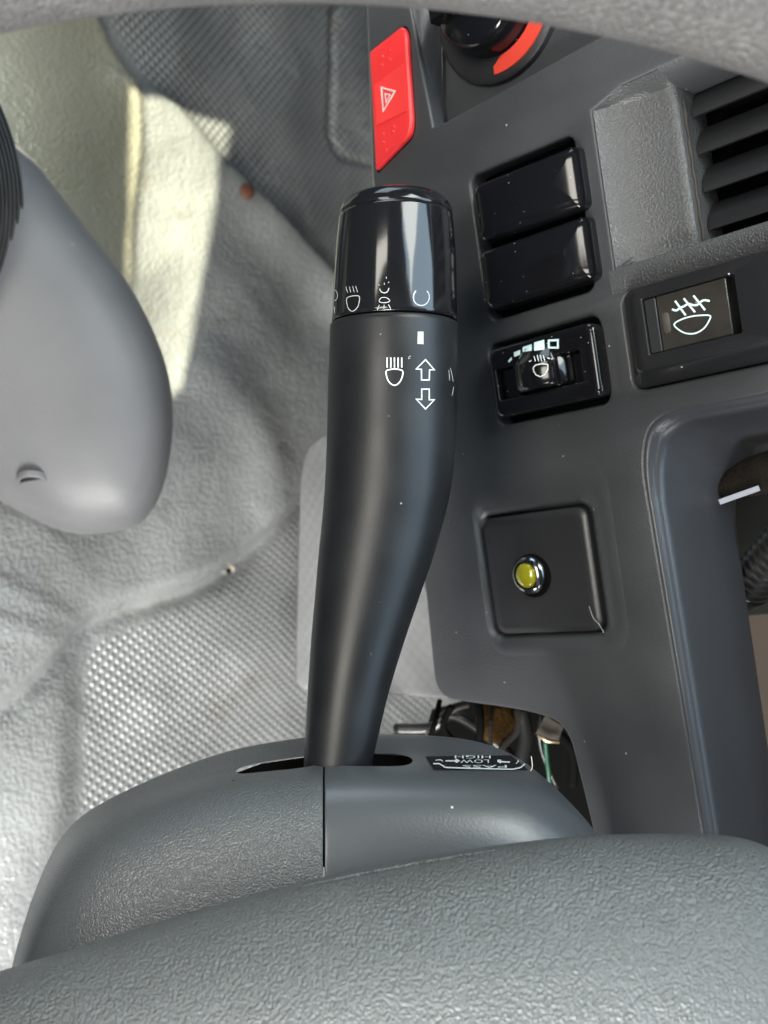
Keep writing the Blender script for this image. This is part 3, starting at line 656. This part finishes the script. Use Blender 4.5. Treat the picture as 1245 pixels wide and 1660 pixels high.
# ---- grey console with its screw hole
cs = thing('floor_console', 'smooth light grey plastic console with rounded end and screw hole', 'console')
o1 = [(-260, 150), (-60, 190), (30, 235), (105, 325), (205, 455), (262, 570), (280, 665), (270, 770), (238, 838), (190, 861), (105, 862), (0, 812), (-120, 740), (-300, 640)]
def ring_c(s, d, dx=0, dy=0, cx=40, cy=560): return [PX(cx+(x-cx)*s+dx, cy+(y-cy)*s+dy, d) for x, y in cat([Vector(p) for p in o1], 4, True)]
cr_ = [ring_c(.97, 470), ring_c(1.0, 440), ring_c(1.0, 428), ring_c(.992, 417), ring_c(.965, 407), ring_c(.92, 400), ring_c(.84, 394.5, -4, 0), ring_c(.7, 390, -8, 0), ring_c(.5, 386.5, -14, -4), ring_c(.25, 385, -18, -6), ring_c(.08, 384.5, -20, -6)]
cbody = mesh_obj('cover', *loft(cr_), 'console', cs)
CB = bvh_of([cbody])
p_ = CB.ray_cast(CAM, ray(55, 785).normalized()); q_ = p_[0]; nn2 = p_[1] if p_[1].dot(CAM-q_) > 0 else -p_[1]
nn2 = (nn2+R3 @ Vector((.25, -1.6, 0))).normalized()
mesh_obj('screw_hole_rim', *lathe(q_-nn2*2.6, nn2, [(6.8, 0), (6.5, 1.8), (5.9, 2.4), (5.1, 2.0)], 28, False, False), 'console', cs)
mesh_obj('screw_hole', *lathe(q_-nn2*2.5, nn2, [(5.2, 0), (5.1, 1.4), (.5, 1.45)], 20), 'inner', cs)
# ---- ribbed boot
bt = thing('lever_boot', 'black ribbed rubber lever boot against the grey console', 'boot')
bc = PX(-361, 298, 330); bax = (CAM-bc).normalized()
prof = [(76.0, -50), (79.0, -27)]
for k in range(9):
    r_, h_ = 80.6-1.9*k, -25+2.7*k
    prof += [(r_, h_-.6), (r_+.25, h_), (r_-.1, h_+.5), (r_-.6, h_+.4), (r_-1.2, h_-1.3), (r_-1.55, h_-.9)]
prof += [(58, 0), (30, 8)]
mesh_obj('bellows', *lathe(bc, bax, prof, 128), 'boot', bt)

# ================================================================== COLUMN SHROUD
sh = thing('column_shroud', 'two-piece charcoal steering column shroud with a slot for the stalk', 'shroud')
RB = [(-10, 1700), (18, 1560), (55, 1440), (98, 1345), (160, 1298), (290, 1240), (370, 1214), (420, 1203), (525, 1188), (600, 1187), (672, 1188), (760, 1193), (830, 1217), (880, 1256), (940, 1313), (985, 1400), (1000, 1700)]
S1 = [(-8, 1700), (20, 1566), (58, 1446), (103, 1354), (168, 1312), (300, 1264), (380, 1246), (430, 1233), (525, 1221), (600, 1220), (672, 1223), (768, 1226), (840, 1242), (896, 1276), (955, 1328), (997, 1400), (1015, 1700)]
S2 = [(-5, 1700), (22, 1576), (64, 1456), (110, 1366), (175, 1326), (300, 1276), (380, 1257), (430, 1250), (525, 1243), (600, 1241), (672, 1244), (780, 1249), (853, 1261), (908, 1291), (962, 1338), (1005, 1405), (1030, 1700)]
RR = [(0, 1700), (28, 1600), (78, 1484), (126, 1400), (190, 1358), (310, 1312), (385, 1293), (430, 1287), (525, 1278), (600, 1276), (672, 1277), (780, 1281), (853, 1294), (905, 1322), (957, 1366), (1000, 1430), (1035, 1700)]
F1 = [(60, 1720), (75, 1640), (115, 1540), (165, 1465), (225, 1425), (320, 1385), (390, 1367), (430, 1361), (525, 1353), (600, 1350), (672, 1350), (780, 1355), (850, 1370), (895, 1395), (940, 1435), (980, 1490), (1020, 1720)]
F2 = [(120, 1740), (140, 1690), (180, 1640), (220, 1600), (270, 1580), (345, 1565), (395, 1555), (430, 1550), (525, 1545), (600, 1542), (672, 1542), (770, 1545), (830, 1550), (870, 1560), (905, 1580), (950, 1620), (990, 1740)]
F3 = [(x, 1850) for x, y in F2]
def srow(lst, d, dy=0): return [PX(x, y+dy, d) for x, y in lst]
rows = [srow(RB, 292, 34), srow(RB, 276, 3), srow(RB, 271), srow(S1, 259), srow(S2, 241), srow(RR, 230.5, -9), srow(F1, 223.5), srow(F2, 219), srow(F3, 217)]
for name, c0, c1, mt, sk, dx in (('lower_shell', 0, 9, 'shroud', {(3, 6), (3, 7)}, -1), ('upper_shell', 8, 17, 'shroud2', {(3, 0), (3, 1)}, 1)):
    rws = [r[c0:c1] for r in rows]
    e = -1 if dx < 0 else 0
    new = []
    for r in rws:
        r = [Vector(p) for p in r]; nb = r[-2] if dx < 0 else r[1]; r[e] = r[e]+(nb-r[e]).normalized()*.16
        turn = r[e]+(CAM-r[e]).normalized()*-2.0                     # edge returned inwards at the split line
        r = r+[r[-1]+(nb-r[-1]).normalized()*.10, turn] if dx < 0 else [turn, r[0]+(nb-r[0]).normalized()*.10]+r
        new.append(r)
    sk2 = sk if dx < 0 else {(i, j+2) for i, j in sk}
    V, Fs = grid(new, skip=sk2); mesh_obj(name, V, Fs, mt, sh, subsurf=3)
# dark liner inside the slot
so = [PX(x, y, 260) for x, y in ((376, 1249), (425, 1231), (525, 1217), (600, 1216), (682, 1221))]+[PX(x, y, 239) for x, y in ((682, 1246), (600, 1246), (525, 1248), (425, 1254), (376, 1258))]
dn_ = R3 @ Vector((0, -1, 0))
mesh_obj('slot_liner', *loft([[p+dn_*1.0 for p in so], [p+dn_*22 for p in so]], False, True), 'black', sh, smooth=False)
SB = bvh_of([c for c in sh.children if 'shell' in c.name])
pr = Print(SB, .12); pr.quad([(690, 1227), (828, 1225), (856, 1249), (703, 1249)], 16, 6); sk_ = pr.build('sticker', 'label', sh)
sk_['label'] = 'black sticker lettered HIGH LOW PASS with frayed white edge'
pr = Print(SB, .24)
pr.text('HIGH', 766, 1228.5, 58, 5.0); pr.text('LOW', 770, 1235.5, 46, 5.6); pr.text('PASS', 786, 1244, 72, 4.6)
pr.line([(722, 1235), (740, 1235)], 2.2, step=2); pr.quad([(740, 1231.5), (746, 1235), (740, 1238.5), (735, 1235)], 2, 2)
pr.line([(810, 1236), (826, 1237)], 2.2, step=2); pr.quad([(806, 1233.5), (812, 1232.8), (812, 1239), (806, 1237)], 2, 2)
pr.line([(706, 1234), (714, 1233), (718, 1236)], 1.6, step=2)
pr.build('lettering', 'white', sk_)
pr = Print(SB, .3)
pr.line([(702, 1240), (712, 1240), (722, 1246), (760, 1247.5), (830, 1249), (843, 1246), (850, 1240)], 2.2, step=3)
pr.quad([(838, 1243), (862, 1238), (864, 1250), (846, 1251)], 5, 3)
pr.line([(828, 1220), (838, 1226), (840, 1234), (836, 1240)], 1.4, step=3)
pr.build('frayed_edge', 'white', sk_)
mesh_obj('frayed_thread', *tube(cat([PX(860, 1250, 245), PX(863, 1242, 245), PX(861, 1226, 246)], 4), .12, 5), 'fibre', sk_)

# ================================================================== INDICATOR STALK
stk = thing('indicator_stalk', 'black cranked headlamp and indicator stalk with glossy twist knob', 'stalk')
def stations(lst, sub=5):                   # (yl, xl, yr, xr, depth, roundness)
    out = []
    for a in cat([Vector((l[1], l[0], l[3])) for l in lst], sub): out.append([a.x, a.y, a.z])
    ex = cat([Vector((l[2], l[4], l[5])) for l in lst], sub)
    for o, e in zip(out, ex): o += [e.x, e.y, e.z]
    return out
def stalk_rings(lst, sub=5, seg=64):
    R = []
    for xl, yl, xr, yr, d, k in stations(lst, sub):
        L_, R_ = PX(xl, yl, d), PX(xr, yr, d); c = (L_+R_)/2; s = (R_-L_)/2; tw = (R3 @ Vector((0, 0, 1)))
        # silhouette of a round bar is seen slightly wider than its diameter
        s = s*.985
        R.append([c+s*math.cos(2*math.pi*j/seg)+tw*s.length*k*math.sin(2*math.pi*j/seg) for j in range(seg)])
    return R
body = [(528, 533.5, 526, 743, 262, 1), (580, 531.5, 578, 743.5, 262, 1), (650, 529.5, 650, 743, 262, 1), (720, 528, 722, 740, 261, 1), (790, 525, 795, 732, 260, .98),
        (850, 520, 850, 719, 259, .95), (905, 514.5, 905, 703, 257.5, .93), (970, 509, 970, 680.5, 256, .93), (1040, 503, 1040, 656.5, 254.5, .95), (1120, 498, 1120, 632, 252.5, .97), (1190, 494, 1190, 615, 251, 1), (1250, 491, 1250, 602, 250, 1), (1300, 489, 1300, 596, 250, 1)]
rg = stalk_rings(body, 5)
top = [c.copy() for c in rg[0]]; cen = sum(top, Vector())/len(top)
lip = R3 @ Vector((0, 1, 0))
rg = [[cen+(p-cen)*.90+lip*.3 for p in top], [cen+(p-cen)*.975+lip*.25 for p in top]]+rg
sbody = mesh_obj('arm', *loft(rg), 'stalk', stk)
knob = [(523, 536, 521, 742.5, 262, 1), (480, 538.5, 478, 742, 262, 1), (430, 541.5, 428, 741, 262, 1), (385, 545, 383, 738, 262, 1), (352, 548.5, 350, 735, 262, 1)]
rk = stalk_rings(knob, 5)
c0 = sum(rk[0], Vector())/len(rk[0]); rk = [[c0+(p-c0)*.90-lip*.25 for p in rk[0]], [c0+(p-c0)*.985-lip*.12 for p in rk[0]]]+rk
sk1 = mesh_obj('twist_knob', *loft(rk), 'knob', stk)
mesh_obj('seam', *loft([[cen+(p-cen)*.93-lip*1 for p in top], [cen+(p-cen)*.93+lip*2 for p in top]]), 'black', stk)
e0 = rk[-1]; ce = sum(e0, Vector())/len(e0)
capr = [[ce+(p-ce)*s+lip*h for p in e0] for s, h in ((.985, .06), (.998, .2), (.990, .9), (.970, 1.9), (.935, 2.9), (.87, 3.9), (.78, 4.55), (.66, 4.9), (.5, 5.0), (.2, 5.05))]
mesh_obj('end_cap', *loft(capr), 'knob', stk)
KB = bvh_of([sk1]); AB = bvh_of([sbody])
def z3(x, y): return (540+x/5.66, 440+y/5.66)
pr = Print(AB, .05)
for x in (627.6, 633.6, 639.5, 645.4, 651.2): pr.line([(x, 579.5), (x, 596)], 2.1)
pr.line(cat([z3(*p) for p in [(487, 915), (520, 900), (563, 895), (606, 900), (638, 915), (637, 955), (618, 1005), (590, 1035), (563, 1045), (535, 1035), (507, 1005), (489, 955)]], 3, True), 2.1, True, 3)
pr.line([z3(*p) for p in [(847, 810), (928, 903), (884, 903), (881, 996), (810, 996), (810, 898), (762, 895)]], 1.9, True, 3)
pr.line([z3(*p) for p in [(847, 1262), (928, 1178), (881, 1178), (881, 1080), (812, 1080), (812, 1175), (762, 1172)]], 1.9, True, 3)
pr.build('symbol_print', 'white', sbody)
pr = Print(AB, .05); pr.quad([(677, 537.5), (686.5, 537.5), (686.5, 558), (676.5, 557.5)], 3, 4)
pr.line([z3(690, 805), z3(695, 785), z3(712, 775)], .8); pr.line([z3(698, 800), z3(710, 795)], .7)
for a, b in (((1060, 905), (1068, 1000)), ((1075, 885), (1100, 1010)), ((1105, 1060), (1090, 1140))): pr.line([z3(*a), z3(*b)], .9)
pr.build('index_mark', 'worn', sbody)
pr = Print(KB, .05)
pr.line(cat([z3(*p) for p in [(128, 245), (180, 225), (240, 228), (240, 280), (225, 330), (180, 366), (145, 345), (128, 295)]], 3, True), 1.3, True, 3)
for a, b in (((118, 140), (135, 195)), ((150, 140), (163, 192)), ((180, 135), (194, 190)), ((208, 135), (226, 190))): pr.line([z3(*a), z3(*b)], 1.0)
pr.line(cat([z3(*p) for p in [(428, 158), (440, 185), (470, 197), (500, 185), (512, 152)]], 3), 1.5)
pr.line(cat([z3(*p) for p in [(425, 278), (435, 248), (470, 238), (505, 250), (518, 275), (470, 288)]], 3, True), 1.3, True)
for a, b in (((424, 308), (406, 355)), ((468, 308), (466, 356)), ((508, 302), (530, 350)), ((470, 105), (471, 122)), ((420, 122), (424, 130)), ((512, 95), (508, 106)), ((488, 50), (490, 66))): pr.line([z3(*a), z3(*b)], 1.2)
pr.line([z3(*p) for p in arc(808, 235, 74, 78, 130, 405, 22)], 1.6, step=3)
pr.line([z3(*p) for p in arc(808, 235, 72, 74, 135, 195, 8)], 2.4, step=3)
pr.line([z3(*p) for p in arc(5, 220, 38, 52, 75, -80, 8)], 1.0); pr.line([z3(-5, 345), z3(22, 340)], 1.0); pr.line([z3(12, 320), z3(14, 385)], 1.0)
pr.build('symbol_print', 'worn', sk1)

# ================================================================== STEERING WHEEL
sw = thing('steering_wheel', 'dark grey steering wheel with grained pad and rounded rim', 'steering wheel')
E = [(-900, 1990), (-500, 1790), (-150, 1628), (0, 1573), (130, 1534), (262, 1492), (400, 1452), (525, 1420), (700, 1386), (850, 1363), (960, 1353), (1060, 1350), (1140, 1351), (1195, 1356), (1250, 1374), (1320, 1420), (1420, 1530), (1520, 1750)]
E = [(p.x, p.y) for p in cat([Vector(p) for p in E], 3)]
def er(dy, d, sx=1.0): return [PX(600+(x-600)*sx, y+dy*(1 if y < 1700 else .6), d) for x, y in E]
prow = [er(70, 212), er(20, 206), er(4, 203), er(0, 199.5), er(3, 196), er(12, 192), er(30, 187.5), er(65, 182), er(120, 177), er(210, 172), er(360, 168), er(600, 166), er(900, 165)]
mesh_obj('pad', *grid(prow), 'pad', sw, subsurf=1)
pl2 = [PX(x, y+9, 192.6) for x, y in E if 470 < x < 830]
mesh_obj('parting_line', *tube(pl2, [.16*math.sin(math.pi*(k+.5)/len(pl2)) + .05 for k in range(len(pl2))], 6), 'pad', sw)
RW, rt = 220.0, 12.5
xc, yb = 470, -12                            # lowest visible edge of the rim above the hub
wc = PX(xc, yb, 142)+R3 @ Vector((0, -(RW-rt), 0))
rings = []
for k in range(180):
    a = 2*math.pi*k/180; ur = R3 @ Vector((math.sin(a), math.cos(a), 0)); tz = R3 @ Vector((0, 0, 1))
    x_mm = RW*math.sin(a); bump_ = 1.0
    if math.cos(a) > 0: bump_ += .05*math.exp(-((x_mm+62)/14)**2)
    r_ = rt*bump_
    rings.append([wc+ur*RW+(ur*math.cos(2*math.pi*j/28)+tz*math.sin(2*math.pi*j/28))*r_ for j in range(28)])
V, Fs = grid(rings, closed_u=True, closed_v=True); mesh_obj('rim', V, Fs, 'rim', sw)
hubc = PX(560, 2150, 205)
for sgn in (-1, 1):
    A = hubc+R3 @ Vector((sgn*60, -5, 0)); B = wc+R3 @ Vector((sgn*(RW-3), -40, 0))
    mesh_obj('spoke', *tube([A, A.lerp(B, .35), A.lerp(B, .75), B], [20, 18, 14, 13], 16), 'rim', sw)
mesh_obj('hub', *lathe(hubc, R3 @ Vector((0, 0, 1)), [(30, -20), (42, -8), (60, 0), (70, 12), (62, 24), (40, 28)], 40), 'rim', sw)

# ------------------------------------------------------------------ place every thing at its own base
for r in ROOTS:
    objs = [r] if r.type == 'MESH' else []
    objs += [c for c in r.children_recursive]
    pts = [v.co for o in objs for v in o.data.vertices]
    c = Vector(((min(p.x for p in pts)), (min(p.y for p in pts)+max(p.y for p in pts))/2, (min(p.z for p in pts)+max(p.z for p in pts))/2))
    for o in objs: o.data.transform(Matrix.Translation(-c))
    r.matrix_world = BASE @ Matrix.Translation(c)
S.render.engine = 'CYCLES'
